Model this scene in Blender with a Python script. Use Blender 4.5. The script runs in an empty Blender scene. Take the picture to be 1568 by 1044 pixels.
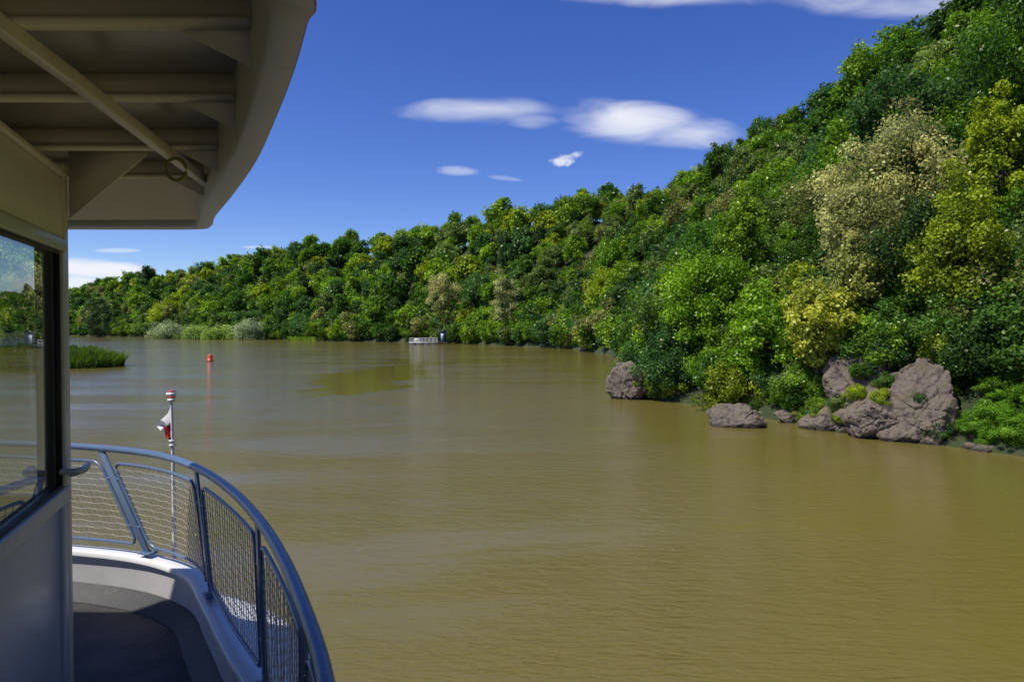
import bpy, math, random
import numpy as np
from mathutils import Vector, noise as mnoise
rng=np.random.default_rng(7); random.seed(7)
scene=bpy.context.scene
scene.view_settings.view_transform='Standard'; scene.view_settings.look='None'; scene.view_settings.exposure=0
COL=scene.collection
# ---------------------------------------------------------------- helpers
def mesh_np(name,V,F,mats=(),mi=None,attr=None,smooth=False):
    V=np.asarray(V,dtype=np.float32).reshape(-1,3); F=np.asarray(F,dtype=np.int32)
    k=F.shape[1]; me=bpy.data.meshes.new(name)
    me.vertices.add(len(V)); me.vertices.foreach_set('co',V.ravel())
    me.loops.add(F.size); me.loops.foreach_set('vertex_index',F.ravel())
    me.polygons.add(len(F)); me.polygons.foreach_set('loop_start',np.arange(0,F.size,k,dtype=np.int32))
    for m in mats: me.materials.append(m)
    if mi is not None: me.polygons.foreach_set('material_index',np.asarray(mi,dtype=np.int32))
    if attr is not None:
        a=me.attributes.new('tint','FLOAT','FACE'); a.data.foreach_set('value',np.asarray(attr,dtype=np.float32))
    if smooth: me.polygons.foreach_set('use_smooth',np.ones(len(F),dtype=bool))
    me.update(calc_edges=True); me.validate()
    return me
def obj(name,me,parent=None,loc=(0,0,0)):
    o=bpy.data.objects.new(name,me); COL.objects.link(o); o.location=loc
    if parent: o.parent=parent
    return o
def empty(name):
    o=bpy.data.objects.new(name,None); COL.objects.link(o); return o
def tube(P,r,n=8,closed=False):
    P=np.asarray(P,float); N=len(P); r=np.broadcast_to(np.asarray(r,float),(N,))
    if closed: T=np.roll(P,-1,0)-np.roll(P,1,0)
    else: T=np.gradient(P,axis=0)
    T/=np.linalg.norm(T,axis=1,keepdims=True)+1e-9
    up=np.tile([0,0,1.0],(N,1)); 
    if np.abs(T[:,2]).mean()>.8: up=np.tile([0,1.0,0],(N,1))
    A=np.cross(T,up); A/=np.linalg.norm(A,axis=1,keepdims=True)+1e-9; B=np.cross(T,A)
    th=np.arange(n)*2*math.pi/n
    V=P[:,None,:]+r[:,None,None]*(np.cos(th)[None,:,None]*A[:,None,:]+np.sin(th)[None,:,None]*B[:,None,:])
    F=[]
    for i in range(N if closed else N-1):
        a=i*n; b=((i+1)%N)*n
        for j in range(n):
            F.append((a+j,a+(j+1)%n,b+(j+1)%n,b+j))
    return V.reshape(-1,3),np.array(F)
def merge(parts):
    V=[];F=[];o=0
    for v,f in parts:
        V.append(v);F.append(np.asarray(f)+o);o+=len(v)
    return np.vstack(V),np.vstack(F)
def boxvf(c,s,ax=None):
    c=np.array(c,float); h=np.array(s,float)/2
    if ax is None: ax=np.eye(3)
    V=[]
    for z in(-1,1):
        for y in(-1,1):
            for x in(-1,1): V.append(c+ax[0]*x*h[0]+ax[1]*y*h[1]+ax[2]*z*h[2])
    return np.array(V),np.array([(0,2,3,1),(4,5,7,6),(0,1,5,4),(2,6,7,3),(0,4,6,2),(1,3,7,5)])
def catmull(P,n):
    P=np.asarray(P,float); out=[]
    for i in range(len(P)-1):
        p0=P[max(i-1,0)];p1=P[i];p2=P[i+1];p3=P[min(i+2,len(P)-1)]
        for k in range(n):
            t=k/n
            out.append(.5*((2*p1)+(-p0+p2)*t+(2*p0-5*p1+4*p2-p3)*t*t+(-p0+3*p1-3*p2+p3)*t**3))
    out.append(P[-1]); return np.array(out)
def prism(poly,z0,z1):
    n=len(poly); V=[(x,y,z0) for x,y in poly]+[(x,y,z1) for x,y in poly]
    F=[tuple(range(n))[::-1],tuple(range(n,2*n))]+[(i,(i+1)%n,n+(i+1)%n,n+i) for i in range(n)]
    return V,F
def mesh_py(name,V,F,mat):
    me=bpy.data.meshes.new(name); me.from_pydata([tuple(v) for v in V],[],F); me.materials.append(mat); me.update(); return me
def bevel(o,w=.006,s=2):
    m=o.modifiers.new('bevel','BEVEL'); m.width=w; m.segments=s; m.limit_method='ANGLE'
# ---------------------------------------------------------------- materials
class NT:
    def __init__(s,name):
        s.m=bpy.data.materials.new(name); s.m.use_nodes=True; s.t=s.m.node_tree; s.t.nodes.clear()
        s.out=s.n('ShaderNodeOutputMaterial')
    def n(s,typ,**kw):
        x=s.t.nodes.new(typ)
        for k,v in kw.items():
            if k in x.inputs: x.inputs[k].default_value=v
            else: setattr(x,k,v)
        return x
    def l(s,a,b): s.t.links.new(a,b)
def ramp(n,stops):
    cr=n.color_ramp
    while len(cr.elements)<len(stops): cr.elements.new(.5)
    for e,(p,c) in zip(cr.elements,stops): e.position=p; e.color=(*c,1) if len(c)==3 else c
def paint(name,col,rough=.4,var=.12,scale=6,metal=0,dirt=(.25,.2,.14),dirt_amt=.25,bump=.02):
    a=NT(name); p=a.n('ShaderNodeBsdfPrincipled',Roughness=rough,Metallic=metal)
    g=a.n('ShaderNodeNewGeometry'); nz=a.n('ShaderNodeTexNoise',Scale=scale,Detail=6.0,Roughness=.6)
    a.l(g.outputs['Position'],nz.inputs['Vector'])
    r=a.n('ShaderNodeValToRGB'); ramp(r,[(.3,tuple(c*(1-var) for c in col)),(.7,col)])
    a.l(nz.outputs['Fac'],r.inputs['Fac'])
    n2=a.n('ShaderNodeTexNoise',Scale=scale*3.3,Detail=8.0,Roughness=.7); a.l(g.outputs['Position'],n2.inputs['Vector'])
    r2=a.n('ShaderNodeMapRange'); r2.inputs['From Min'].default_value=.55; r2.inputs['From Max'].default_value=.75; r2.inputs['To Max'].default_value=dirt_amt
    a.l(n2.outputs['Fac'],r2.inputs['Value'])
    mx=a.n('ShaderNodeMixRGB'); mx.inputs['Color2'].default_value=(*dirt,1)
    a.l(r2.outputs['Result'],mx.inputs['Fac']); a.l(r.outputs['Color'],mx.inputs['Color1'])
    a.l(mx.outputs['Color'],p.inputs['Base Color'])
    b=a.n('ShaderNodeBump',Strength=bump*8,Distance=.004); a.l(n2.outputs['Fac'],b.inputs['Height']); a.l(b.outputs['Normal'],p.inputs['Normal'])
    a.l(p.outputs['BSDF'],a.out.inputs['Surface']); return a.m
M_cream=paint('cream_paint',(.76,.73,.66),.35)
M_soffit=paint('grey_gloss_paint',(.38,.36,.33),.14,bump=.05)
M_white=paint('white_paint',(.80,.79,.76),.3,dirt_amt=.12)
M_clean=paint('clean_white',(.82,.82,.82),.4,var=.04,dirt_amt=.0,scale=3)
M_bul=paint('bulwark_grey_white',(.60,.58,.56),.4)
M_blue=paint('blue_paint',(.02,.12,.55),.3)
M_railblue=paint('rail_blue_grey_paint',(.11,.17,.28),.25,scale=12,dirt=(.3,.33,.38),dirt_amt=.4)
M_wire=paint('wire_mesh_steel',(.48,.44,.36),.4,metal=.3)
M_door=paint('door_grey_paint',(.50,.53,.58),.3)
M_frame=paint('window_frame_paint',(.58,.60,.60),.35)
M_red=paint('red_paint',(.65,.02,.03),.4,dirt_amt=.05)
M_dred=paint('dark_red_edge_paint',(.30,.02,.03),.4,dirt_amt=.1)
M_orange=paint('buoy_orange_red',(.75,.07,.02),.4,dirt_amt=.1)
M_darkblue=paint('hut_blue',(.03,.06,.16),.5)
M_dark=paint('interior_dark',(.05,.045,.04),.7)
M_black=paint('rubber_black',(.02,.02,.02),.6)
M_brass=paint('ring_green_yellow',(.25,.26,.05),.4)
def leafmat():
    a=NT('foliage'); oi=a.n('ShaderNodeObjectInfo'); at=a.n('ShaderNodeAttribute',attribute_name='tint')
    hs=a.n('ShaderNodeHueSaturation'); a.l(oi.outputs['Color'],hs.inputs['Color'])
    mr=a.n('ShaderNodeMapRange'); mr.inputs['To Min'].default_value=.3; mr.inputs['To Max'].default_value=1.7
    a.l(at.outputs['Fac'],mr.inputs['Value']); a.l(mr.outputs['Result'],hs.inputs['Value'])
    mh=a.n('ShaderNodeMapRange'); mh.inputs['To Min'].default_value=.52; mh.inputs['To Max'].default_value=.48
    a.l(at.outputs['Fac'],mh.inputs['Value']); a.l(mh.outputs['Result'],hs.inputs['Hue'])
    d=a.n('ShaderNodeBsdfDiffuse'); a.l(hs.outputs['Color'],d.inputs['Color'])
    t=a.n('ShaderNodeBsdfTranslucent'); h2=a.n('ShaderNodeHueSaturation',Saturation=1.05,Value=1.4,Hue=.495); a.l(hs.outputs['Color'],h2.inputs['Color']); a.l(h2.outputs['Color'],t.inputs['Color'])
    mx=a.n('ShaderNodeMixShader',Fac=.34); a.l(d.outputs['BSDF'],mx.inputs[1]); a.l(t.outputs['BSDF'],mx.inputs[2])
    gl=a.n('ShaderNodeBsdfGlossy',Roughness=.38); gl.inputs['Color'].default_value=(.8,.85,.6,1)
    m2=a.n('ShaderNodeMixShader',Fac=.025); a.l(mx.outputs[0],m2.inputs[1]); a.l(gl.outputs[0],m2.inputs[2])
    a.l(m2.outputs['Shader'],a.out.inputs['Surface']); return a.m
M_leaf=leafmat()
M_bark=paint('bark',(.12,.09,.065),.9,var=.5,scale=5)
M_palebark=paint('pale_bark',(.34,.30,.25),.9,var=.3,scale=5)
def groundmat():
    a=NT('hill_ground'); g=a.n('ShaderNodeNewGeometry'); n=a.n('ShaderNodeTexNoise',Scale=.7,Detail=9.0,Roughness=.7); a.l(g.outputs['Position'],n.inputs['Vector'])
    r=a.n('ShaderNodeValToRGB'); ramp(r,[(.3,(.02,.028,.01)),(.5,(.035,.055,.014)),(.68,(.06,.05,.025))]); a.l(n.outputs['Fac'],r.inputs['Fac'])
    p=a.n('ShaderNodeBsdfPrincipled',Roughness=.95); a.l(r.outputs['Color'],p.inputs['Base Color'])
    b=a.n('ShaderNodeBump',Strength=.8,Distance=.3); a.l(n.outputs['Fac'],b.inputs['Height']); a.l(b.outputs['Normal'],p.inputs['Normal'])
    a.l(p.outputs['BSDF'],a.out.inputs['Surface']); return a.m
M_ground=groundmat()
def rockmat():
    a=NT('rock_stone'); g=a.n('ShaderNodeNewGeometry')
    n=a.n('ShaderNodeTexNoise',Scale=2.2,Detail=12.0,Roughness=.78); a.l(g.outputs['Position'],n.inputs['Vector'])
    r=a.n('ShaderNodeValToRGB'); ramp(r,[(.37,(.045,.035,.028)),(.45,(.15,.115,.09)),(.54,(.27,.215,.18)),(.68,(.46,.42,.37))]); a.l(n.outputs['Fac'],r.inputs['Fac'])
    n3=a.n('ShaderNodeTexNoise',Scale=2.2,Detail=8.0,Roughness=.7); a.l(g.outputs['Position'],n3.inputs['Vector'])
    lm=a.n('ShaderNodeMapRange'); lm.inputs['From Min'].default_value=.49; lm.inputs['From Max'].default_value=.58; lm.inputs['To Max'].default_value=.75; a.l(n3.outputs['Fac'],lm.inputs['Value'])
    m2=a.n('ShaderNodeMixRGB'); m2.inputs['Color2'].default_value=(.12,.10,.035,1); a.l(lm.outputs['Result'],m2.inputs['Fac']); a.l(r.outputs['Color'],m2.inputs['Color1'])
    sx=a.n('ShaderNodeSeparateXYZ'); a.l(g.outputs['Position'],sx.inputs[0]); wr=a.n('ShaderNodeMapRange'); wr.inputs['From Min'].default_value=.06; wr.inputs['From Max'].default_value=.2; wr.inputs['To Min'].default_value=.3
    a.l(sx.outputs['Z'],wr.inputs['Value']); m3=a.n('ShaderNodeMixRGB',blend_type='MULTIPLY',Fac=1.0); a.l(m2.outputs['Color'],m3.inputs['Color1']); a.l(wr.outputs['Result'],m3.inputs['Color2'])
    p=a.n('ShaderNodeBsdfPrincipled',Roughness=.85); a.l(m3.outputs['Color'],p.inputs['Base Color'])
    b=a.n('ShaderNodeBump',Strength=1.0,Distance=.18); a.l(n.outputs['Fac'],b.inputs['Height']); a.l(b.outputs['Normal'],p.inputs['Normal'])
    a.l(p.outputs['BSDF'],a.out.inputs['Surface']); return a.m
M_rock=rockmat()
def watermat():
    a=NT('muddy_water'); g=a.n('ShaderNodeNewGeometry')
    mp=a.n('ShaderNodeMapping'); mp.inputs['Scale'].default_value=(.012,.03,1); a.l(g.outputs['Position'],mp.inputs['Vector'])
    big=a.n('ShaderNodeTexNoise',Scale=1.0,Detail=3.0,Distortion=.6); a.l(mp.outputs['Vector'],big.inputs['Vector'])
    r=a.n('ShaderNodeValToRGB'); ramp(r,[(.3,(.142,.115,.022)),(.7,(.182,.147,.040))]); a.l(big.outputs['Fac'],r.inputs['Fac'])
    p=a.n('ShaderNodeBsdfPrincipled',IOR=1.42); a.l(r.outputs['Color'],p.inputs['Base Color'])
    sx=a.n('ShaderNodeSeparateXYZ')
    wv=a.n('ShaderNodeTexNoise',Scale=.09,Detail=5.0,Roughness=.65); a.l(g.outputs['Position'],wv.inputs['Vector'])
    off=a.n('ShaderNodeVectorMath',operation='MULTIPLY_ADD'); a.l(wv.outputs['Color'],off.inputs[0]); off.inputs[1].default_value=(20,34,0); a.l(g.outputs['Position'],off.inputs[2])
    a.l(off.outputs[0],sx.inputs[0])
    def mth(op,x,y=None,**k):
        q=a.n('ShaderNodeMath',operation=op)
        for i,vv in enumerate((x,y)):
            if vv is None: continue
            if isinstance(vv,(int,float)): q.inputs[i].default_value=vv
            else: a.l(vv,q.inputs[i])
        return q.outputs[0]
    ex=mth('POWER',mth('DIVIDE',mth('ADD',sx.outputs['X'],12.5-10),5.5),2.0); ey=mth('POWER',mth('DIVIDE',mth('ADD',sx.outputs['Y'],-64-17),26.0),2.0)
    rr=mth('ADD',ex,ey); sl=a.n('ShaderNodeMapRange'); sl.inputs['From Min'].default_value=1.4; sl.inputs['From Max'].default_value=.4; a.l(rr,sl.inputs['Value'])
    ro=a.n('ShaderNodeMapRange'); ro.inputs['To Min'].default_value=.08; ro.inputs['To Max'].default_value=.03; a.l(sl.outputs['Result'],ro.inputs['Value']); a.l(ro.outputs['Result'],p.inputs['Roughness'])
    m1=a.n('ShaderNodeMapping'); m1.inputs['Scale'].default_value=(1.3,4.6,1); m1.inputs['Rotation'].default_value=(0,0,.25); a.l(g.outputs['Position'],m1.inputs['Vector'])
    w1=a.n('ShaderNodeTexNoise',Scale=1.0,Detail=5.0,Roughness=.6,Distortion=.4); a.l(m1.outputs['Vector'],w1.inputs['Vector'])
    m2=a.n('ShaderNodeMapping'); m2.inputs['Scale'].default_value=(4,14,1); m2.inputs['Rotation'].default_value=(0,0,-.2); a.l(g.outputs['Position'],m2.inputs['Vector'])
    w2=a.n('ShaderNodeTexNoise',Scale=1.0,Detail=3.0); a.l(m2.outputs['Vector'],w2.inputs['Vector'])
    h=mth('ADD',mth('MULTIPLY',w1.outputs['Fac'],.9),mth('MULTIPLY',w2.outputs['Fac'],.5))
    mw=a.n('ShaderNodeMapping'); mw.inputs['Scale'].default_value=(.035,.16,1); mw.inputs['Rotation'].default_value=(0,0,.3); a.l(g.outputs['Position'],mw.inputs['Vector'])
    wp=a.n('ShaderNodeTexNoise',Scale=1.0,Detail=6.0,Roughness=.65,Distortion=.8); a.l(mw.outputs['Vector'],wp.inputs['Vector'])
    wr=a.n('ShaderNodeMapRange'); wr.inputs['From Min'].default_value=.42; wr.inputs['From Max'].default_value=.58; wr.inputs['To Min'].default_value=.25; wr.inputs['To Max'].default_value=1.0; a.l(wp.outputs['Fac'],wr.inputs['Value'])
    px=a.n('ShaderNodeSeparateXYZ'); a.l(g.outputs['Position'],px.inputs[0])
    ca=a.n('ShaderNodeMapRange'); ca.inputs['From Min'].default_value=1; ca.inputs['From Max'].default_value=10; a.l(px.outputs['X'],ca.inputs['Value'])
    wr2=a.n('ShaderNodeMixRGB'); a.l(mth('MULTIPLY',ca.outputs['Result'],.8),wr2.inputs['Fac']); a.l(wr.outputs['Result'],wr2.inputs['Color1']); wr2.inputs['Color2'].default_value=(.16,.16,.16,1)
    st=a.n('ShaderNodeMixRGB'); a.l(sl.outputs['Result'],st.inputs['Fac']); a.l(wr2.outputs['Color'],st.inputs['Color1']); st.inputs['Color2'].default_value=(.08,.08,.08,1)
    b=a.n('ShaderNodeBump',Distance=.085); a.l(h,b.inputs['Height']); a.l(st.outputs['Color'],b.inputs['Strength']); a.l(b.outputs['Normal'],p.inputs['Normal'])
    a.l(p.outputs['BSDF'],a.out.inputs['Surface']); return a.m
M_water=watermat()
def glassmat():
    a=NT('window_glass'); gl=a.n('ShaderNodeBsdfGlossy',Roughness=.0); gl.inputs['Color'].default_value=(.80,.85,.88,1)
    tr=a.n('ShaderNodeBsdfTransparent'); tr.inputs['Color'].default_value=(.75,.82,.8,1); mx=a.n('ShaderNodeMixShader',Fac=.62)
    a.l(tr.outputs[0],mx.inputs[1]); a.l(gl.outputs[0],mx.inputs[2]); a.l(mx.outputs[0],a.out.inputs['Surface']); return a.m
M_glass=glassmat()
def deckmat():
    a=NT('deck_nonslip'); g=a.n('ShaderNodeNewGeometry'); v=a.n('ShaderNodeTexVoronoi',Scale=45.0); a.l(g.outputs['Position'],v.inputs['Vector'])
    n=a.n('ShaderNodeTexNoise',Scale=4.0,Detail=8.0); a.l(g.outputs['Position'],n.inputs['Vector'])
    r=a.n('ShaderNodeValToRGB'); ramp(r,[(.35,(.022,.022,.024)),(.65,(.065,.058,.054))]); a.l(n.outputs['Fac'],r.inputs['Fac'])
    p=a.n('ShaderNodeBsdfPrincipled',Roughness=.7); a.l(r.outputs['Color'],p.inputs['Base Color'])
    b=a.n('ShaderNodeBump',Strength=.6,Distance=.004); a.l(v.outputs['Distance'],b.inputs['Height']); a.l(b.outputs['Normal'],p.inputs['Normal'])
    a.l(p.outputs['BSDF'],a.out.inputs['Surface']); return a.m
M_deck=deckmat()
# ---------------------------------------------------------------- terrain
SH=np.array([(60,-500),(34,-60),(27,0),(21.5,16),(17.8,23.7),(16.45,25.8),(14.3,29),(12.9,32.4),(11.6,37.6),(8.9,42),(7.8,44.5),(9.5,50),(13.5,64),(16,82),(16.5,98),(13.8,124),(12.7,138),(2.4,157),(-15,185),(-58,214),(-91,247),(-140,285),(-175,313),(-228,348),(-330,380),(-900,430)],float)
RG=np.array([(110,-500,50),(75,-60,50),(66,0,50),(60,40,48),(56,75,45),(52,85,43.5),(48,110,42.5),(41,160,42),(19,210,43),(-10,245,42),(-31,262,41),(-66,285,41),(-102,310,39),(-141,340,37),(-194,380,33),(-281,430,27),(-400,480,24),(-900,520,22)],float)
def pdist(X,Y,P,val=None):
    best=np.full(X.shape,1e18); bv=np.zeros(X.shape)
    for i in range(len(P)-1):
        ax,ay=P[i,:2]; bx,by=P[i+1,:2]; dx,dy=bx-ax,by-ay
        t=np.clip(((X-ax)*dx+(Y-ay)*dy)/(dx*dx+dy*dy),0,1)
        d=(X-ax-t*dx)**2+(Y-ay-t*dy)**2; m=d<best; best=np.where(m,d,best)
        if val is not None: bv=np.where(m,val[i]+(val[i+1]-val[i])*t,bv)
    return np.sqrt(best),bv
def inpoly(X,Y,P):
    ins=np.zeros(X.shape,bool); n=len(P)
    for i in range(n):
        x1,y1=P[i];x2,y2=P[(i+1)%n]
        c=((y1>Y)!=(y2>Y))&(X<(x2-x1)*(Y-y1)/((y2-y1)+1e-12)+x1); ins^=c
    return ins
WP=np.vstack([SH,[(-900,-500)]]); RP=np.vstack([RG[:,:2],[(-900,-500)]])
TREE=8.5
def height(X,Y):
    X=np.asarray(X,float);Y=np.asarray(Y,float)
    d,_=pdist(X,Y,SH); dr,hr=pdist(X,Y,RG,RG[:,2]-TREE)
    w=inpoly(X,Y,WP); beyond=~inpoly(X,Y,RP)
    t=np.clip(d/(d+dr+1e-6),0,1); t=np.where(beyond,1,t)
    n=np.sin(X*.13+Y*.07)*np.cos(Y*.11-X*.05)*1.2+np.sin(X*.41+1.3)*np.sin(Y*.37)*.4
    n2=2.2*np.sin(X*.045+Y*.02)*np.cos(Y*.04)*np.clip(d/40,0,1)*(Y>120)
    h=np.minimum(d,1.5)*.5+hr*t**1.05+(n)*np.clip(d/15,0,1)+n2
    h=np.where(beyond,hr-dr*.05+n+n2,h)
    return np.where(w,-np.minimum(d*.6,3)-.1,h),d,w,beyond,dr
def axis(lo,hi,a,b,f,c,m0,m1):
    return np.unique(np.concatenate([np.linspace(lo,m0,8),np.arange(m0,m1,c),np.arange(a,b,f),np.linspace(m1,hi,8)]).round(3))
xs=axis(-3000,3000,5,40,1,5,-500,150); ys=axis(-3000,3000,12,100,1.2,5,-80,560)
GX,GY=np.meshgrid(xs,ys); Z=height(GX,GY)[0]; ny,nx=GX.shape
idx=np.arange(nx*ny).reshape(ny,nx)
F=np.stack([idx[:-1,:-1],idx[:-1,1:],idx[1:,1:],idx[1:,:-1]],-1).reshape(-1,4)
obj('hillside_terrain',mesh_np('terrain',np.stack([GX,GY,Z],-1),F,[M_ground],smooth=True))
V=[(-3000,-3000,0),(3000,-3000,0),(3000,3000,0),(-3000,3000,0)]
obj('river_water',mesh_py('water',V,[(0,1,2,3)],M_water))
# ---------------------------------------------------------------- trees
def crown(seed,H,R,ncl,nleaf,ls,low=.28,shape=1.0,trunk=True,narrow=1.0,bark=None,flat=.8,cs=(.11,.30)):
    g=np.random.default_rng(seed)
    cz=H*(low+(1-low)*.5); rz=H*(1-low)*.5
    d=g.normal(size=(ncl,3)); d[:,2]=d[:,2]*.9+.25; d/=np.linalg.norm(d,axis=1,keepdims=True)
    f=g.uniform(.35,1.05,ncl)**.6
    lob=1+.22*np.sin(np.arctan2(d[:,1],d[:,0])*3+seed)+.14*g.normal(size=ncl)
    cr=R*g.uniform(*cs,ncl)
    C=np.stack([d[:,0]*(R*lob-cr)*f*narrow,d[:,1]*(R*lob-cr)*f*narrow,cz+d[:,2]*(rz*(1+.10*g.normal(size=ncl))-cr*.7)*f],1)
    w=cr**2; w/=w.sum(); ci=g.choice(ncl,nleaf,p=w)
    q=g.normal(size=(nleaf,3)); q[:,2]+=.35; q/=np.linalg.norm(q,axis=1,keepdims=True)
    rad=cr[ci]*(g.uniform(.25,1.15,nleaf)**.7+.25*np.abs(g.normal(size=nleaf))*(g.uniform(size=nleaf)<.3))
    P=C[ci]+q*rad[:,None]*np.array([1,1,flat])
    P+=g.normal(size=P.shape)*ls*.5
    n=q*.7+np.array([0,-.0,.4])+g.normal(size=P.shape)*.55; n/=np.linalg.norm(n,axis=1,keepdims=True)
    a=np.cross(n,g.normal(size=P.shape)); a/=np.linalg.norm(a,axis=1,keepdims=True); b=np.cross(n,a)
    L=(ls*g.uniform(.6,1.3,nleaf))[:,None]; 
    fold=n*L*.12
    V=np.stack([P-a*L*.5,P+b*L*.34+fold,P+a*L*.5,P-b*L*.34+fold],1).reshape(-1,3)
    F=np.arange(nleaf*4).reshape(-1,4)
    # leaves of inner clumps get a darker tint, outer clumps a lighter one
    tint=np.clip(.48+.17*g.normal(size=ncl)[ci]+.10*g.normal(size=nleaf)+.10*(f[ci]-.75),0,1)
    parts=[(V,F)]
    if trunk:
        top=cz+rz*.55; zz=np.linspace(-.6,top,7); wob=np.cumsum(g.normal(size=(7,2))*H*.012,0)
        parts.append(tube(np.column_stack([wob[:,0],wob[:,1],zz]),np.linspace(H*.02,H*.005,7),6))
        for k in g.choice(ncl,min(ncl,14),replace=False):
            z0=g.uniform(max(.1,low*.6)*H,cz); i=int(np.clip((z0+.6)/(top+.6)*6,0,6)); s=np.array([wob[i,0],wob[i,1],z0]); e=C[k]
            mid=(s+e)/2+np.array([0,0,-.05*H]); parts.append(tube(np.array([s,mid,e]),[H*.009,H*.006,H*.002],5))
    V,F=merge(parts); k=len(F)-nleaf
    mi=np.concatenate([np.zeros(nleaf),np.ones(k)]); tint=np.concatenate([tint,np.full(k,.5)])
    return mesh_np('tree_crown_%d'%seed,V,F,[M_leaf,bark or M_bark],mi,tint)
NEAR=[crown(100+i,9,r,90,17000,.18,low=l,narrow=1) for i,(r,l) in enumerate([(3.0,.16),(3.4,.24),(2.7,.12),(3.1,.26),(3.9,.22),(2.2,.1)])]
NEAR2=[crown(150+i,9,r,75,8000,.26,low=l,narrow=1) for i,(r,l) in enumerate([(3.0,.18),(3.4,.24),(2.7,.15),(3.1,.26),(3.9,.22),(2.1,.1)])]
MID=[crown(200+i,9,r,60,4500,.38,low=l) for i,(r,l) in enumerate([(3.0,.15),(3.4,.2),(2.6,.1),(3.1,.2),(3.8,.15),(1.9,.1)])]
FAR=[crown(300+i,9,r,45,2600,.58,low=l,cs=(.14,.34)) for i,(r,l) in enumerate([(3.1,.12),(3.5,.15),(2.7,.1),(3.2,.15),(1.9,.1)])]
SHN=[crown(400+i,3.2,2.0,60,9000,.15,low=.0,trunk=True) for i in range(4)]
SHM=[crown(500+i,4.5,2.8,50,3500,.36,low=.0) for i in range(4)]
PAL=[((.125,.245,.018),3),((.062,.145,.015),3.6),((.17,.29,.020),2.6),((.24,.32,.020),1.1),((.135,.20,.045),1.6),((.06,.14,.032),2.4),((.21,.23,.06),.6),((.045,.10,.022),1.2)]
pw=np.array([p[1] for p in PAL]);pw=pw/pw.sum()
def treecol():
    c=np.array(PAL[rng.choice(len(PAL),p=pw)][0])*rng.uniform(.85,1.25); return (*c,1)
def plant(name,me,x,y,z,s,parent=None,col=None,sx=1):
    o=obj(name,me,parent,(x,y,z)); o.rotation_euler=(rng.normal()*.05,rng.normal()*.05,rng.uniform(0,6.28)); o.scale=(s*sx,s*sx,s); o.color=col or treecol(); return o
forest=empty('hillside_forest')
cnt=0
def scatter(y0,y1,sp,protos,hs,maxd,lift=1.0):
    global cnt
    X,Y=np.meshgrid(np.arange(-420,110,sp),np.arange(y0,y1,sp)); X=X.ravel()+rng.uniform(-.42,.42,X.size)*sp; Y=Y.ravel()+rng.uniform(-.42,.42,Y.size)*sp
    rt=X/np.maximum(Y,1); k=(rt>-.85)&(rt<1.1); X=X[k];Y=Y[k]
    Z,d,w,bey,dr=height(X,Y)
    k=(~w)&(d>2.4)&((~bey)|(dr<maxd)); 
    for x,y,z in zip(X[k],Y[k],Z[k]):
        u=rng.uniform(); s=rng.uniform(*hs)*(1.3 if u<.08 else (.72 if u>.82 else 1)); c=np.array(treecol())*lift; c[3]=1
        p=protos
        if protos is NEAR and math.hypot(x,y)>48: p=NEAR2
        plant('tree',p[rng.integers(len(p))],x,y,z-.3,s,forest,col=tuple(c),sx=rng.uniform(.8,1.25)); cnt+=1
scatter(8,80,4.0,NEAR,(.62,1.1),7)
scatter(80,200,4.6,MID,(.65,1.15),8,1.0)
scatter(200,480,5.8,FAR,(.8,1.35),9,1.08)
shore_sh=empty('shoreline_shrubs')
seg=SH[3:24]
def zat(q): return float(height(np.array([q[0]]),np.array([q[1]]))[0][0])
for i in range(len(seg)-1):
    a,b=seg[i],seg[i+1]; L=np.linalg.norm(b-a); dist=np.linalg.norm((a+b)/2)
    sp=1.2 if dist<60 else 2.3
    nrm=np.array([(b-a)[1],-(b-a)[0]])/L
    for t in np.arange(0,L,sp):
        p=a+(b-a)*(t+rng.uniform(-.4,.4)*sp)/L
        near=dist<60
        if near and 24.5<p[1]<30.5: off=rng.uniform(2.2,3.6); s=rng.uniform(.4,.8)
        elif near and p[1]<24.5: off=rng.uniform(1.6,2.6); s=rng.uniform(.4,.65)
        elif near and p[1]<36: off=rng.uniform(.4,1.4); s=rng.uniform(.4,.7)
        elif near and 41.8<p[1]<45.5: off=rng.uniform(1.8,2.6); s=rng.uniform(.6,1.0)
        elif near: off=rng.uniform(-.1,1.2); s=rng.uniform(.7,1.2)
        else: off=rng.uniform(.2,2.0); s=rng.uniform(.6,1.5)
        q=p+nrm*off
        plant('shrub',(SHN if near else SHM)[rng.integers(4)],q[0],q[1],max(zat(q),0)-.3,s,shore_sh)
        if near:
            q=p+nrm*(off+rng.uniform(1.4,2.6)); plant('shrub',SHN[rng.integers(4)],q[0],q[1],zat(q)-.3,rng.uniform(.7,1.2),shore_sh)
            q=p+nrm*(off+rng.uniform(3.0,6)); plant('shrub',SHN[rng.integers(4)],q[0],q[1],zat(q)-.3,rng.uniform(.8,1.3),shore_sh)
        else:
            q=p+nrm*(off+rng.uniform(2.5,5)); plant('shrub',SHM[rng.integers(4)],q[0],q[1],zat(q)-.3,rng.uniform(1.0,1.7),shore_sh)
for x,y,s in [(19.4,24.2,.9),(20.4,23.6,1.0),(21.3,22.2,1.1),(18.8,26.2,.95),(19.8,25.8,1.1),(18.4,28,1.0),(22.3,20.4,1.1),(21,26,1.2),(17.9,27.2,.6),(17.2,30.4,.9),(16.2,31.0,.8),(22.4,24,1.2)]:
    plant('shrub',SHN[rng.integers(4)],x,y,zat((x,y))-.35,s,shore_sh,(*(np.array([.075,.16,.022])*rng.uniform(.8,1.5)),1))
herbs=empty('riverbank_herbs')
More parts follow.
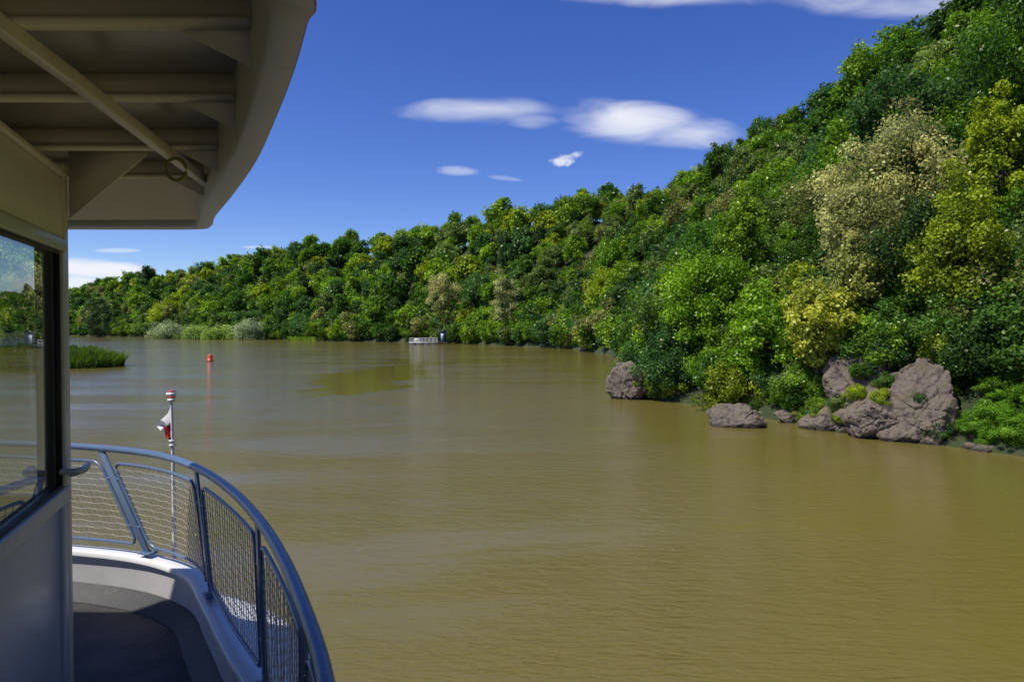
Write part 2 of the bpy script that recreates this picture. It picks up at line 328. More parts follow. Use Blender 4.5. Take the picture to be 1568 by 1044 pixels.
for i in range(110):
    j=rng.uniform(0,1)**.8; a=np.array([20.3,18.5]); b=np.array([16.9,25.6]); p=a+(b-a)*j+np.array([.9,.35])*rng.uniform(.1,2.3)
    plant('herb_clump',SHN[rng.integers(4)],p[0],p[1],max(zat(p),0)-.12,rng.uniform(.14,.3),herbs,(*(np.array([.15,.31,.022])*rng.uniform(.7,1.15)),1),sx=1.2)
for i in range(80):
    P_=SH[5:9]; j=rng.uniform(0,2.99); a=P_[int(j)]; b=P_[int(j)+1]; p=a+(b-a)*(j-int(j))+np.array([.9,.35])*rng.uniform(.15,1.5)
    plant('herb_clump',SHN[rng.integers(4)],p[0],p[1],max(zat(p),0)-.1,rng.uniform(.13,.28),herbs,None,sx=1.2)
for x,y,z,s in [(15.0,27.7,1.25,.25),(15.6,28.3,1.7,.28),(14.6,28.9,1.2,.28),(16.2,28.0,1.9,.22),(14.2,29.4,.7,.3),(16.6,27.9,2.0,.2),(15.9,26.6,1.5,.14),(14.7,27.7,.4,.22),(17.4,27.4,1.7,.28),(14.9,29.3,2.2,.25),(14.0,29.0,.3,.2),(15.2,26.9,.3,.15),(13.7,30.6,.4,.3)]:
    plant('rock_plant',SHN[rng.integers(4)],x,y,z,s,herbs,None)
print('trees',cnt)
def gz(x,y): return zat((x,y))
PALE=(.42,.43,.15,1); YG=(.38,.42,.05,1); BR=(.19,.35,.02,1)
def tree_at(name,seed,x,y,H,R,col,n=17000,ls=.18,low=.25,ncl=90,narrow=1,flat=.8,z=None):
    me=crown(seed,H,R,ncl,n,ls,low=low,narrow=narrow,flat=flat); return plant(name,me,x,y,(gz(x,y) if z is None else z)-.2,1,None,col)
tree_at('flowering_linden_tree',601,20.4,35.2,8.6,3.6,PALE,low=.1)
tree_at('flowering_linden_tree',602,17.8,35.4,7.0,2.2,PALE)
tree_at('yellow_green_tree',603,14.4,31.6,5.4,1.7,YG,n=11000)
tree_at('yellow_green_tree',604,16.6,32.0,6.2,1.6,(.33,.36,.09,1),n=10000)
tree_at('bright_green_shoreline_tree',605,11.8,41.8,7.0,3.2,BR,low=.0)
tree_at('bright_green_shoreline_tree',606,13.4,35.8,5.2,2.4,BR,low=.0)
tree_at('bright_green_shoreline_tree',607,11.0,44.6,5.4,2.6,(.12,.22,.035,1),low=.0)
tree_at('flowering_linden_tree',608,-19.5,192,17,5.6,PALE,n=7000,ls=.42,low=.12)
tree_at('flowering_linden_tree',609,-2.0,166,17,3.6,(.38,.40,.15,1),n=7000,ls=.38,low=.05)
tree_at('pale_green_willow',610,-129,257,10,7.5,(.34,.42,.2,1),n=7000,ls=.5,low=0)
tree_at('pale_green_willow',611,-93,241,10.5,7,(.34,.42,.2,1),n=7000,ls=.5,low=0)
tree_at('pale_green_willow',612,-104,244,8.5,7.5,(.27,.40,.07,1),n=7000,ls=.5,low=0)
tree_at('pale_green_willow',616,-116,251,9.0,7.0,(.28,.41,.09,1),n=7000,ls=.5,low=0)
tree_at('bright_green_shoreline_tree',613,17.5,132,12,5.5,(.28,.38,.025,1),n=8000,ls=.36,low=.0)
tree_at('bright_green_shoreline_tree',617,-150,297,15,7,(.3,.4,.03,1),n=7000,ls=.5,low=.0)
tree_at('dark_poplar_tree',614,-172,285,22,6,(.07,.13,.04,1),n=9000,ls=.5,low=.05)
def dead(x,y,H,seed):
    g=np.random.default_rng(seed); parts=[]; zz=np.linspace(-.5,H,8); w=np.cumsum(g.normal(size=(8,2))*.08,0); P=np.column_stack([w,zz]); parts.append(tube(P,np.linspace(.13,.02,8),6))
    for k in range(14):
        i=g.integers(3,7); s=P[i]; d=g.normal(size=3); d[2]=abs(d[2])+.4; d/=np.linalg.norm(d); L=g.uniform(.6,1.5)
        parts.append(tube(np.array([s,s+d*L*.5+g.normal(size=3)*.1,s+d*L]),[.04,.025,.006],5))
    V,F=merge(parts); obj('bare_dead_tree',mesh_np('dead',V,F,[M_palebark]),None,(x,y,gz(x,y)))
dead(20.3,68,10.0,1); dead(18,33.5,6.0,4); dead(15.9,58,9.5,5)
# ---------------------------------------------------------------- rocks
import bmesh
def rock(name,loc,size,seed,parent=None,sub=6,rough=.09,rot=0,cell=1.0,amp=.17):
    bm=bmesh.new(); bmesh.ops.create_icosphere(bm,subdivisions=sub,radius=1); g=np.random.default_rng(seed)
    N=g.normal(size=(12,3)); N/=np.linalg.norm(N,axis=1,keepdims=True); D=g.uniform(.6,.95,12)
    for v in bm.verts:
        d=v.co.normalized(); dn=N@np.array(d); m=dn>.05; r=min(1.15,(D[m]/dn[m]).min() if m.any() else 1)
        w_=Vector((mnoise.noise(d*3+Vector((seed,0,0))),mnoise.noise(d*3+Vector((0,seed,0))),0))*.3
        q=Vector((d.x*size[0],d.y*size[1],d.z*size[2]*1.4))*1.1*cell+Vector((seed,seed*2,0))+w_
        ds,pts=mnoise.voronoi(q); p0=pts[0]; hsh=math.sin(p0.x*12.9+p0.y*78.2+p0.z*37.7)*43758.5; hsh-=math.floor(hsh)
        edge=min(1,(ds[1]-ds[0])/.10)
        q2=Vector((d.x*size[0],d.y*size[1],d.z*size[2]))*4.0*cell+Vector((seed,0,3)); ds2,pts2=mnoise.voronoi(q2); p2=pts2[0]; h2=math.sin(p2.x*12.9+p2.y*78.2+p2.z*37.7)*43758.5; h2-=math.floor(h2)
        r*=1+amp*(hsh-.5)-.05*(1-edge)+.055*(h2-.5)
        r*=1+rough*mnoise.fractal(d*2.0+Vector((seed,0,0)),1.0,2.1,6)
        v.co=Vector((d.x*r*size[0],d.y*r*size[1],d.z*r*size[2]))
    me=bpy.data.meshes.new(name); bm.to_mesh(me); bm.free(); me.materials.append(M_rock)
    o=obj(name,me,parent,loc); o.rotation_euler=(0,0,rot); return o
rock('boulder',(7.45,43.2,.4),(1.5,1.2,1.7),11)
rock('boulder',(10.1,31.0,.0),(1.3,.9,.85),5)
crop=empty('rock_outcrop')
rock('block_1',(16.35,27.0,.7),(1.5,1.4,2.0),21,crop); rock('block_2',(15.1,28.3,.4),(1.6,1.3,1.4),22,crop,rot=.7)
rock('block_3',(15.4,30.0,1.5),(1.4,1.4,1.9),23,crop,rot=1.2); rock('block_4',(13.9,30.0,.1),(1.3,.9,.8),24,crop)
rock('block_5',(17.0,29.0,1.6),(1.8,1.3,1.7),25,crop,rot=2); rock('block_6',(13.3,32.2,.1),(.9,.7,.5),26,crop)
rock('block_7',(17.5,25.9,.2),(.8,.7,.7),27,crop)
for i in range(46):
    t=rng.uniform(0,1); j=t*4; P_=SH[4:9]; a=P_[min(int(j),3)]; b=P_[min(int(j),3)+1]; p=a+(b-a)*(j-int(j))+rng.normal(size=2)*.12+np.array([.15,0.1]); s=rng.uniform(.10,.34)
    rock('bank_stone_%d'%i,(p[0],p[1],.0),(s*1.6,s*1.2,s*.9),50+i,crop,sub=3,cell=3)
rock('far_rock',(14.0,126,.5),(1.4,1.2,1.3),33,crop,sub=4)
# ---------------------------------------------------------------- grass / reeds
def blades(n,fn,h,w,seed,lean=.35):
    g=np.random.default_rng(seed); P=fn(g,n); n=len(P); H=h*g.uniform(.6,1.1,n)*P[:,3]; az=g.uniform(0,6.28,n); lz=g.uniform(.05,lean,n)*H
    side=np.stack([-np.sin(az),np.cos(az),0*az],1)*w*g.uniform(.6,1.3,n)[:,None]; la=g.uniform(0,6.28,n)
    ld=np.stack([np.cos(la),np.sin(la),0*la],1)*lz[:,None]; B=P[:,:3]; up=np.zeros((n,3)); up[:,2]=H
    V=np.stack([B-side/2,B+side/2,B+up*.55+ld*.3+side*.45,B+up*.55+ld*.3-side*.45,B+up+ld+side*.05,B+up+ld-side*.05],1).reshape(-1,3)
    o=(np.arange(n)*6)[:,None]; F=np.concatenate([o+np.array([[0,1,2,3]]),o+np.array([[3,2,4,5]])]); t=np.clip(.5+.25*g.normal(size=n),0,1)
    return V,F,np.concatenate([t,t])
isl=empty('reed_island')
def reedpos(g,n):
    a=g.uniform(0,6.28,n); r=np.sqrt(g.uniform(0,1,n)); x=-55.5+11.2*r*np.cos(a); y=77+6*r*np.sin(a)
    ed=np.clip((1-r)*4.5,.3,1); lump=1+.12*np.sin(x*1.7)*np.sin(y*1.1); return np.stack([x,y,np.full(n,-.1),(.6+.4*ed)*lump],1)
V,F,t=blades(24000,reedpos,2.2,.10,1,.8); o=obj('reeds',mesh_np('reeds',V,F,[M_leaf],None,t),isl); o.color=(.10,.19,.02,1)
V=[(-55.5,77,.9)]+[(-55.5+10.3*math.cos(a),77+5.3*math.sin(a),.0) for a in np.linspace(0,2*math.pi,24,endpoint=False)]
obj('mud_bank',mesh_py('mud',V,[(0,1+i,1+(i+1)%24) for i in range(24)],M_ground),isl)
for i in range(80):
    a=rng.uniform(0,6.28); r=math.sqrt(rng.uniform(0,1))*.95
    plant('low_shrub',SHM[rng.integers(4)],-55.5+10*r*math.cos(a),77+5*r*math.sin(a),-.4,rng.uniform(.48,.70)*(1.08-.25*r),isl,(*(np.array([.085,.17,.018])*rng.uniform(.7,1.3)),1))
def bankpos(g,n):
    t=g.uniform(0,1,n)**1.2; a=np.array([19.8,19.5]); b=np.array([16.9,25.6]); p=a+(b-a)*t[:,None]; off=g.uniform(.1,2.0,n); p[:,0]+=off*.9; p[:,1]+=off*.35
    z=height(p[:,0],p[:,1])[0]; cl=.5+.5*np.sin(p[:,0]*3)*np.sin(p[:,1]*2.3); k=cl>.3
    return np.stack([p[:,0],p[:,1],z-.05,.5+.6*cl],1)[k]
V,F,t=blades(8000,bankpos,.38,.05,2,1.0); o=obj('bank_grass',mesh_np('bgrass',V,F,[M_leaf],None,t)); o.color=(.15,.30,.025,1)
def bank2(g,n):
    t=g.uniform(0,1,n); a=np.array([14.6,28.7]); b=np.array([11.6,37.6]); p=a+(b-a)*t[:,None]; off=g.uniform(.1,1.8,n); p[:,0]+=off
    z=height(p[:,0],p[:,1])[0]; cl=.5+.5*np.sin(p[:,0]*4)*np.sin(p[:,1]*3.3); k=cl>.35
    return np.stack([p[:,0],p[:,1],z-.05,.4+.8*cl],1)[k]
V,F,t=blades(12000,bank2,.45,.045,3,.9); o=obj('bank_grass',mesh_np('bgrass2',V,F,[M_leaf],None,t)); o.color=(.17,.24,.05,1)
def farmead(g,n):
    x=g.uniform(-75,-52,n); y=218-(x+58)*.75+g.uniform(0,3,n); return np.stack([x,y-3,np.zeros(n),np.ones(n)],1)
V,F,t=blades(9000,farmead,1.2,.25,4,.5); o=obj('meadow_grass',mesh_np('mead',V,F,[M_leaf],None,t)); o.color=(.26,.40,.05,1)
# ---------------------------------------------------------------- buoy & dock
by=empty('river_buoy'); by.location=(-39.4,89,0)
def lathe(prof,n=20):
    V=[];F=[]
    for r,z in prof:
        for j in range(n): V.append((r*math.cos(j*2*math.pi/n),r*math.sin(j*2*math.pi/n),z))
    for i in range(len(prof)-1):
        for j in range(n): F.append((i*n+j,i*n+(j+1)%n,(i+1)*n+(j+1)%n,(i+1)*n+j))
    return np.array(V),np.array(F)
V,F=lathe([(.001,-.3),(.42,-.28),(.44,.0),(.42,.15),(.33,.2),(.31,.72),(.28,.78),(.08,.82),(.05,.98),(.001,1.0)])
obj('body',mesh_np('buoy',V,F,[M_orange],smooth=False),by)
V,F=lathe([(.445,-.02),(.46,.03),(.445,.08)]); obj('collar',mesh_np('collar',V,F,[M_dark]),by)
dk=empty('floating_dock'); dk.location=(-22.3,172,0)
parts=[boxvf((0,0,.55),(7.0,2.4,.16))]; obj('deck',mesh_np('d',*merge(parts),[M_white]),dk)
obj('floats',mesh_np('f',*merge([boxvf((x,0,.2),(1.3,2.0,.52)) for x in(-2.7,-.9,.9,2.7)]),[M_bul]),dk)
parts=[]
for x in np.linspace(-3.4,3.4,8):
    for y in(-1.1,1.1): parts.append(tube([(x,y,.6),(x,y,1.65)],.04,6))
for z in(1.1,1.63):
    for y in(-1.1,1.1): parts.append(tube([(-3.4,y,z),(0,y,z),(3.4,y,z)],.04,6))
obj('railings',mesh_np('r',*merge(parts),[M_white]),dk)
parts=[boxvf((-1.6,0,.95),(1.4,.35,.08)),boxvf((-1.6,.2,1.25),(1.4,.06,.4)),boxvf((-2.1,0,.75),(.08,.3,.36)),boxvf((-1.1,0,.75),(.08,.3,.36))]
obj('bench',mesh_np('b',*merge(parts),[M_cream]),dk)
hut=empty('blue_kiosk'); hut.location=(-17.6,175,0)
obj('walls',mesh_np('w',*boxvf((0,0,2.0),(1.5,1.5,2.6)),[M_darkblue]),hut)
obj('roof',mesh_np('rf',*boxvf((0,0,3.4),(1.8,1.8,.12)),[M_darkblue]),hut)
obj('door',mesh_np('dr',*boxvf((-.2,-.77,1.8),(.6,.05,1.9)),[M_door]),hut)
obj('platform',mesh_np('pf',*boxvf((0,0,.55),(3.0,2.4,.2)),[M_dark]),hut)
# ---------------------------------------------------------------- boat
boat=empty('excursion_boat')
top=catmull([(-5.0,4.75),(-3.9,4.72),(-3.3,4.64),(-2.72,4.49),(-2.22,4.25),(-1.80,3.87),(-1.40,3.36),(-1.07,2.85),(-.80,2.36),(-.58,1.9),(-.42,1.52),(-.33,1.2),(-.2,.3),(-.15,-1),(-.15,-4),(-.15,-8)],12)
bas=catmull([(-4.6,4.60),(-3.5,4.55),(-2.85,4.45),(-2.30,4.28),(-1.88,4.0),(-1.60,3.60),(-1.26,3.08),(-.98,2.68),(-.76,2.25),(-.56,1.8),(-.44,1.5),(-.38,1.15),(-.3,.3),(-.25,-1),(-.25,-4),(-.25,-8)],12)
ZR,ZB,ZD=3.70,3.05,2.75
T3=np.column_stack([top,np.full(len(top),ZR)]); B3=np.column_stack([bas,np.full(len(bas),ZB+.02)])
railing=empty('railing'); railing.parent=boat
obj('handrail',mesh_np('hr',*tube(T3,.022,14),[M_railblue],smooth=True),railing)
def surf(i,v):
    i=np.clip(i,0,len(T3)-1.001); a=int(i); f=i-a
    return (B3[a]*(1-f)+B3[a+1]*f)*(1-v)+(T3[a]*(1-f)+T3[a+1]*f)*v
posts=[12,36,60,84,108,132,156,168]
pp=[]
def flatbar(p0,p1,wdir,w,t):
    p0=np.array(p0,float);p1=np.array(p1,float); ax=p1-p0; L=np.linalg.norm(ax); ax/=L
    wd=wdir-ax*np.dot(ax,wdir); wd/=np.linalg.norm(wd); td=np.cross(ax,wd)
    return boxvf((p0+p1)/2,(w,t,L),[wd,td,ax])
for i in posts:
    p0=surf(i,-.02); p1=surf(i,.98); tan=surf(i+1,.5)-surf(i-1,.5); nrm=np.array([tan[1],-tan[0],0]); nrm/=np.linalg.norm(nrm)
    pp.append(flatbar(p0,p1,tan,.048,.014))
    pp.append(flatbar(surf(i,0)+nrm*-.0,surf(i,0)+np.array([0,0,.012]),tan,.10,.07))
o=obj('posts',mesh_np('posts',*merge(pp),[M_railblue]),railing); bevel(o,.003)
fr=[];wr=[]
for a,b in zip(posts[:-1],posts[1:]):
    i0,i1=a+1.3,b-1.3; 
    n=26 if i1-i0>20 else 14
    v0,v1=.07,.86; c=.06; loop=[]
    L=np.linalg.norm(surf(i1,.5)-surf(i0,.5)); ci=(i1-i0)*c/L*1.0
    for s in np.linspace(i0+ci,i1-ci,n): loop.append(surf(s,v0))
    for k in range(1,5): th=k*math.pi/10; loop.append(surf(i1-ci+ci*math.sin(th),v0+.09*(1-math.cos(th))))
    for v in np.linspace(v0+.09,v1-.09,6): loop.append(surf(i1,v))
    for k in range(1,5): th=k*math.pi/10; loop.append(surf(i1-ci+ci*math.cos(th),v1-.09+.09*math.sin(th)))
    for s in np.linspace(i1-ci,i0+ci,n): loop.append(surf(s,v1))
    for k in range(1,5): th=k*math.pi/10; loop.append(surf(i0+ci-ci*math.sin(th),v1-.09*(1-math.cos(th))))
    for v in np.linspace(v1-.09,v0+.09,6): loop.append(surf(i0,v))
    for k in range(1,5): th=k*math.pi/10; loop.append(surf(i0+ci-ci*math.cos(th),v0+.09-.09*math.sin(th)))
    fr.append(tube(loop,.010,8,closed=True))
    nv=int(L/.045)
    for s in np.linspace(i0,i1,nv+1)[1:-1]:
        e=.03 if min(s-i0,i1-s)<ci*.6 else 0
        pts=[surf(s,v)+rng.normal(size=3)*.0015 for v in np.linspace(v0+e,v1-e,6)]; wr.append(tube(pts,.0021,4))
    for v in np.linspace(v0,v1,14)[1:-1]:
        e=ci*.5 if min(v-v0,v1-v)<.05 else 0
        wr.append(tube([surf(s,v)+np.array([0,0,.003*math.sin(s*2.1+v*9)]) for s in np.linspace(i0+e,i1-e,n*2)],.0021,4))
    for ii in(i0,i1):
        for v in(.25,.7):
            pe=surf(a if ii==i0 else b,v); fr.append(tube([surf(ii,v),(surf(ii,v)+pe)/2,pe],.007,6))
obj('mesh_frames',mesh_np('frames',*merge(fr),[M_railblue],smooth=True),railing)
obj('wire_mesh',mesh_np('wires',*merge(wr),[M_wire]),railing)
tan=np.gradient(bas,axis=0); tan/=np.linalg.norm(tan,axis=1,keepdims=True); out=np.stack([-tan[:,1],tan[:,0]],1)
if out[60]@np.array([1,1])<0: out=-out
def loft(name,prof,mat,par=boat,smooth=False):
    V=np.concatenate([np.column_stack([bas+out*o,np.full(len(bas),z)]) for o,z in prof]); n=len(bas); F=[]
    for k in range(len(prof)-1):
        for i in range(n-1): F.append((k*n+i,k*n+i+1,(k+1)*n+i+1,(k+1)*n+i))
    return obj(name,mesh_np(name,V,F,[mat],smooth=smooth),par)
loft('bulwark_cap',[(-.055,ZB-.03),(-.055,ZB-.004),(-.05,ZB),(.05,ZB),(.055,ZB-.004),(.055,ZB-.03)],M_white)
loft('bulwark_inner',[(-.03,ZB-.03),(-.03,ZD)],M_bul)
loft('bulwark_outer',[(.03,ZB-.03),(.06,2.86)],M_white)
loft('bulwark_foot_strip',[(-.032,ZD+.09),(-.05,ZD+.08),(-.13,ZD+.004)],M_black)  # black strip along the inner foot of the bulwark
loft('hull_blue_stripe',[(.06,2.86),(.10,2.78),(.20,2.72)],M_blue)
loft('hull_rub_shelf',[(.20,2.72),(.46,2.66),(.52,2.64),(.55,2.58),(.52,2.48)],M_white)
loft('hull_side',[(.52,2.48),(.38,1.5),(.1,-.4)],M_white)
deckpoly=[tuple(p) for p in bas[::3]]+[(-6,-8),(-6,4.6)]
V,F_=prism(deckpoly,ZD-.05,ZD); obj('deck',mesh_py('deck',V,F_,M_deck),boat)
# roof
roof=empty('roof_canopy'); roof.parent=boat
ro=catmull([(-5.5,3.55),(-3.0,3.54),(-2.0,3.54),(-1.62,3.53),(-1.50,3.42),(-1.36,3.14),(-1.06,2.61),(-.778,2.09),(-.544,1.607),(-.421,1.34),(-.339,1.147),(-.296,1.044),(-.22,.6),(-.16,0),(-.15,-2),(-.15,-8)],6)
rt=np.gradient(ro,axis=0); rt/=np.linalg.norm(rt,axis=1,keepdims=True); rn=np.stack([rt[:,1],-rt[:,0]],1)
if rn[50]@np.array([-1,-1])<0: rn=-rn
def rloft(name,prof,mat,smooth=False):
    V=np.concatenate([np.column_stack([ro+rn*o,np.full(len(ro),z)]) for o,z in prof]); n=len(ro); F=[]
    for k in range(len(prof)-1):
        for i in range(n-1): F.append((k*n+i,k*n+i+1,(k+1)*n+i+1,(k+1)*n+i))
    return obj(name,mesh_np(name,V,F,[mat],smooth=smooth),roof)
rloft('rim_flange',[(.075,5.19),(.07,5.05),(.062,5.03),(.055,5.012),(.004,5.0)],M_cream)
rloft('rim_red_edge',[(.004,5.0),(.001,5.003),(.006,5.02)],M_dred)
rloft('rim_outer',[(.006,5.02),(.03,5.15),(.07,5.26)],M_white)
inner=[tuple(p) for p in (ro+rn*.07)]
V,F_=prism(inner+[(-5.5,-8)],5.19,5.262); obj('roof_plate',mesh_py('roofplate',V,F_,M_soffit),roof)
def rimx(Y):
    c=ro+rn*.07; j=np.argmin(np.abs(c[30:,1]-Y))+30; return c[j,0]
bp=[];gp=[]
for Y in(-.4,.1,.55,.98,1.42,1.88,2.40,2.86):
    xr=rimx(Y); bp.append(boxvf(((xr-4.6)/2,Y,5.158),(xr+4.6,.012,.062))); bp.append(boxvf(((xr-4.6)/2,Y,5.124),(xr+4.6,.05,.008)))
    g=np.array([(xr+.0,Y+.03,5.04),(xr+.0,Y+.036,5.04),(xr+.0,Y+.036,5.188),(xr,Y+.03,5.188),(xr-.24,Y+.03,5.16),(xr-.24,Y+.036,5.16),(xr-.24,Y+.036,5.188),(xr-.24,Y+.03,5.188)])
    gp.append((g,np.array([(0,1,5,4),(1,2,6,5),(2,3,7,6),(3,0,4,7),(4,5,6,7),(0,3,2,1)])))
obj('transverse_beams',mesh_np('beams',*merge(bp),[M_cream]),roof); obj('gusset_plates',mesh_np('guss',*merge(gp),[M_cream]),roof)
o=obj('longitudinal_bar',mesh_np('lbar',*merge([flatbar((-1.28,2.9,5.10),(-1.06,1.64,5.10),np.array([1,0,0.]),.03,.035),flatbar((-1.06,1.64,5.10),(-.86,.3,5.10),np.array([1,0,0.]),.03,.035)]),[M_cream]),roof); bevel(o,.003)
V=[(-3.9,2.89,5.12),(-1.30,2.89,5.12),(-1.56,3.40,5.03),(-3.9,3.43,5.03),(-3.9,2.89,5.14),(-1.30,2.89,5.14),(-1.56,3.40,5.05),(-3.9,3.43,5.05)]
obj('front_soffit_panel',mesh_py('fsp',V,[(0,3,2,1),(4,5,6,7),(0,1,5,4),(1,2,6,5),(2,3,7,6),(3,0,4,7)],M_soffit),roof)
th=np.linspace(0,2*math.pi,24,endpoint=False); obj('hanging_ring',mesh_np('ring',*tube(np.column_stack([-1.165+.03*np.cos(th),np.full(24,2.38)+.01*np.cos(th),5.045+.038*np.sin(th)]),.006,8,closed=True),[M_brass],smooth=True),roof)
# cabin
cab=empty('wheelhouse_cabin'); cab.parent=boat
C=np.array([-1.70,2.6]); w=np.array([.347,-.938]); w/=np.linalg.norm(w); nn=np.array([.938,.347])
def wbox(t0,t1,z0,z1,d0,d1):
    c2=C+w*(t0+t1)/2+nn*(d0+d1)/2; return boxvf((*c2,(z0+z1)/2),(t1-t0,d1-d0,z1-z0),[np.array([*w,0]),np.array([*nn,0]),np.array([0,0,1.])])
def part(name,bx,mat,bv=.006):
    o=obj(name,mesh_np(name,*merge(bx),[mat]),cab); 
    if bv: bevel(o,bv)
part('corner_post',[wbox(-.06,.0,ZD,5.118,-.10,.0)],M_cream)
part('window_frame',[wbox(.003,.06,3.90,4.78,-.05,.008),wbox(1.30,1.36,3.90,4.78,-.05,.008),wbox(.003,1.36,4.782,4.83,-.05,.010),wbox(.003,1.36,3.84,3.898,-.05,.012)],M_frame)
part('head_panel',[wbox(.003,1.6,4.833,5.06,-.06,-.004),wbox(.003,1.6,5.062,5.085,-.06,.012)],M_cream)
part('door_panel',[wbox(.07,1.6,ZD+.04,3.837,-.05,-.012)],M_door)
part('door_stile',[wbox(.003,.066,ZD+.04,3.837,-.05,.0)],M_door)
ga,gb=C+w*.05+nn*-.026,C+w*1.31+nn*-.026
obj('window_glass',mesh_py('wglass',[(ga[0],ga[1],3.89),(gb[0],gb[1],3.89),(gb[0],gb[1],4.79),(ga[0],ga[1],4.79)],[(0,1,2,3)],M_glass),cab)
part('window_gasket',[wbox(.061,.07,3.902,4.778,-.022,-.002),wbox(.071,1.297,4.768,4.779,-.022,-.002),wbox(.071,1.297,3.901,3.910,-.022,-.002)],M_black,0)
E=C+w*1.6
part('side_wall',[boxvf((E[0]-.05,(E[1]-8)/2,3.93),(.08,8+E[1]-.01,2.35))],M_cream)
part('front_wall',[boxvf((-3.2,2.63,3.3),(2.9,.06,1.1)),boxvf((-3.2,2.63,5.0),(2.9,.06,.22))],M_cream)
part('front_mullions',[boxvf((x,2.63,4.36),(.06,.07,1.02)) for x in(-2.6,-3.5,-4.4)],M_frame)
part('port_wall',[boxvf((-4.68,-2.6,3.93),(.06,10.5,2.35))],M_cream)
part('back_bulkhead',[boxvf((-2.9,.4,3.93),(3.4,.06,2.34))],M_dark,0)
part('helm_console',[boxvf((-2.6,2.2,3.3),(1.2,.5,1.0)),boxvf((-2.6,2.1,3.85),(1.1,.3,.12))],M_dark,.02)
def P3(t,z,d): q=C+w*t+nn*d; return (q[0],q[1],z)
obj('grab_handle',mesh_np('grab',*tube(catmull([P3(-.02,3.93,.0),P3(-.02,3.945,.05),P3(-.01,3.965,.065),P3(.06,3.965,.065),P3(.10,3.965,.05),P3(.10,3.965,-.0)],6),.011,10),[M_door],smooth=True),cab)
g=np.array([(-1.72,2.66,5.18),(-1.72,2.672,5.18),(-1.72,2.672,4.92),(-1.72,2.66,4.92),(-1.42,2.66,5.18),(-1.42,2.672,5.18),(-1.42,2.672,5.165),(-1.42,2.66,5.165)])
part('post_gusset',[(g,np.array([(0,3,2,1),(4,5,6,7),(0,1,5,4),(3,7,6,2),(0,4,7,3),(1,2,6,5)]))],M_cream,0)
# jackstaff with flag
js=empty('jackstaff_with_flag'); js.location=(-2.29,4.6,0); 
obj('pole',mesh_np('pole',*tube([(0,0,2.56),(0,0,3.2),(-.004,0,3.7),(-.01,0,4.03)],[.014,.013,.011,.009],10),[M_clean],smooth=True),js)
obj('cap_white',mesh_np('capw',*merge([boxvf((-.01,0,4.045),(.055,.03,.022)),boxvf((-.01,0,4.005),(.04,.03,.02))]),[M_clean]),js)
obj('cap_red',mesh_np('capr',*merge([boxvf((-.01,0,4.063),(.05,.03,.006)),boxvf((-.01,0,4.025),(.045,.028,.010))]),[M_red]),js)
def flagmesh(c0,c1,mat,nm):
    V=[];n=14
    for i in range(n):
        s=i/(n-1); a=np.array(c0[0])*(1-s)+np.array(c0[1])*s; b=np.array(c1[0])*(1-s)+np.array(c1[1])*s
        for k in range(8):
            v=k/7; p=a*(1-v)+b*v
            V.append((p[0],.018*math.sin(s*8+v*2)*(.2+s)-.01*v,p[1]-.012*math.sin(s*5+v)))
    F=[(i*8+k,(i+1)*8+k,(i+1)*8+k+1,i*8+k+1) for i in range(n-1) for k in range(7)]
    obj(nm,mesh_np(nm,V,F,[mat],smooth=True),js)
flagmesh(((-.012,3.965),(-.125,3.81)),((-.012,3.87),(-.075,3.80)),M_clean,'flag_white_half')
flagmesh(((-.012,3.87),(-.075,3.80)),((-.010,3.75),(-.04,3.745)),M_red,'flag_red_half')
obj('flag_ties',mesh_np('ties',*merge([boxvf((-.005,0,z),(.034,.034,.012)) for z in(3.70,3.73)]),[M_clean]),js)
# ---------------------------------------------------------------- light & sky
ts=Vector((-.48,-.22,.82)).normalized(); el=math.asin(ts.z); rot=math.atan2(ts.x,ts.y)
sd=bpy.data.lights.new('sun','SUN'); sd.energy=5.0; sd.angle=math.radians(.5); sd.color=(1,.95,.86)
so=bpy.data.objects.new('sun',sd); COL.objects.link(so); so.rotation_euler=ts.to_track_quat('Z','Y').to_euler(); so.location=(0,0,60)
wd=bpy.data.worlds.new('World'); scene.world=wd; wd.use_nodes=True; nt=wd.node_tree; nt.nodes.clear()
def wn(t,**k):
    x=nt.nodes.new(t)
    for a,b in k.items(): setattr(x,a,b)
    return x
L=nt.links.new
wo=wn('ShaderNodeOutputWorld'); bg=wn('ShaderNodeBackground'); bg.inputs['Strength'].default_value=.14
sky=wn('ShaderNodeTexSky',sky_type='NISHITA'); sky.sun_disc=False; sky.sun_elevation=el; sky.sun_rotation=rot; sky.altitude=1200; sky.air_density=1.0; sky.dust_density=.2; sky.ozone_density=5.0
hs=wn('ShaderNodeHueSaturation'); hs.inputs['Saturation'].default_value=1.22; hs.inputs['Hue'].default_value=.522; L(sky.outputs[0],hs.inputs['Color'])
tc=wn('ShaderNodeTexCoord'); sp=wn('ShaderNodeSeparateXYZ'); L(tc.outputs['Generated'],sp.inputs[0])
def m(op,a,b=None,clamp=False):
    q=wn('ShaderNodeMath',operation=op); q.use_clamp=clamp
    for i,v in enumerate((a,b)):
        if v is None: continue
        if isinstance(v,(int,float)): q.inputs[i].default_value=v
        else: L(v,q.inputs[i])
    return q.outputs[0]
yy=m('MAXIMUM',sp.outputs['Y'],.02); U=m('DIVIDE',sp.outputs['X'],yy); Vv=m('DIVIDE',sp.outputs['Z'],yy)
cb=wn('ShaderNodeCombineXYZ'); L(U,cb.inputs[0]); L(Vv,cb.inputs[1])
mpn=wn('ShaderNodeMapping'); mpn.inputs['Scale'].default_value=(7,26,1); mpn.inputs['Rotation'].default_value=(0,0,.12); L(cb.outputs[0],mpn.inputs[0])
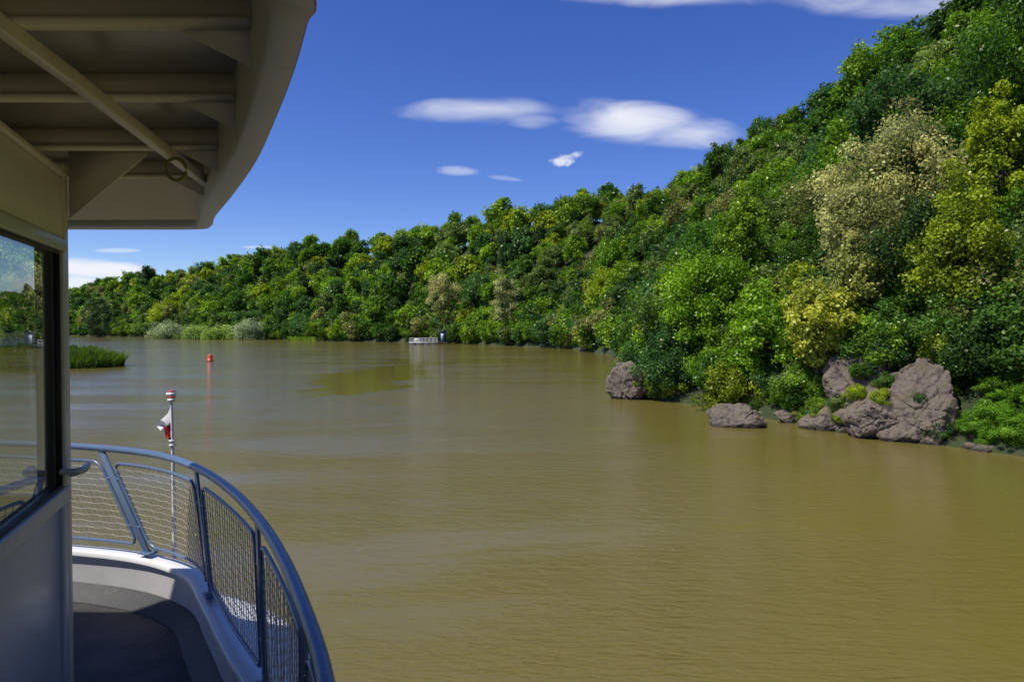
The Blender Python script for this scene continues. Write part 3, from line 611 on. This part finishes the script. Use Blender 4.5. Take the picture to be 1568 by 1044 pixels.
nz=wn('ShaderNodeTexNoise'); nz.inputs['Scale'].default_value=1; nz.inputs['Detail'].default_value=6; nz.inputs['Distortion'].default_value=.7; L(mpn.outputs[0],nz.inputs['Vector'])
nzf=wn('ShaderNodeTexNoise'); nzf.inputs['Scale'].default_value=90; nzf.inputs['Detail'].default_value=6; L(cb.outputs[0],nzf.inputs['Vector'])
tot=None
for (u,v,a,b,sl,amt,soft,fine) in [(-.040,.314,.14,.022,0.0,.8,1.7,0),(.175,.298,.13,.036,-.10,.95,1.5,0),(.26,.282,.12,.026,-.05,.85,1.5,0),(.03,.300,.05,.014,0,.5,1.3,0),
      (.072,.241,.020,.010,.1,.8,1.2,1),(.09,.249,.014,.006,.3,.6,1.2,1),(-.08,.2265,.035,.008,-.05,.4,1.3,0),(-.01,.216,.03,.004,-.1,.2,1,0),
      (.22,.480,.20,.020,-.03,.75,1.8,0),(.52,.473,.20,.028,-.05,.8,1.8,0),(-.60,.083,.10,.018,-.12,.95,.9,0),(-.66,.062,.10,.014,0,.8,.9,0),(-.58,.111,.04,.004,0,.4,1,0),(-.37,.116,.03,.003,0,.4,1,0),(-.9,.12,.15,.02,0,.7,1,0)]:
    du=m('SUBTRACT',U,u); dv=m('SUBTRACT',m('SUBTRACT',Vv,v),m('MULTIPLY',du,sl))
    r2=m('ADD',m('POWER',m('DIVIDE',m('ABSOLUTE',du),a),2.0),m('POWER',m('DIVIDE',m('ABSOLUTE',dv),b),2.0))
    nsrc=(nzf if fine else nz).outputs['Fac']
    x=m('ADD',m('SUBTRACT',1.0,r2),m('MULTIPLY',m('SUBTRACT',nsrc,.5),3.0 if fine else 1.8))
    x=m('DIVIDE',x,soft)
    mr=wn('ShaderNodeMapRange',interpolation_type='SMOOTHSTEP'); L(x,mr.inputs['Value']); mr.inputs['To Max'].default_value=amt
    tot=mr.outputs[0] if tot is None else m('MAXIMUM',tot,mr.outputs[0])
tot=m('MULTIPLY',tot,m('GREATER_THAN',sp.outputs['Y'],.05))
mix=wn('ShaderNodeMixRGB'); L(tot,mix.inputs['Fac']); L(hs.outputs[0],mix.inputs['Color1']); mix.inputs['Color2'].default_value=(6.4,6.5,7.0,1)
L(mix.outputs[0],bg.inputs['Color']); L(bg.outputs[0],wo.inputs['Surface'])
# ---------------------------------------------------------------- camera
cd=bpy.data.cameras.new('camera'); cd.lens=24; cd.sensor_width=36; cd.clip_start=.05; cd.clip_end=6000
co=bpy.data.objects.new('camera',cd); COL.objects.link(co); co.location=(0,0,4.5); co.rotation_euler=(math.radians(90-1.2),0,0); scene.camera=co
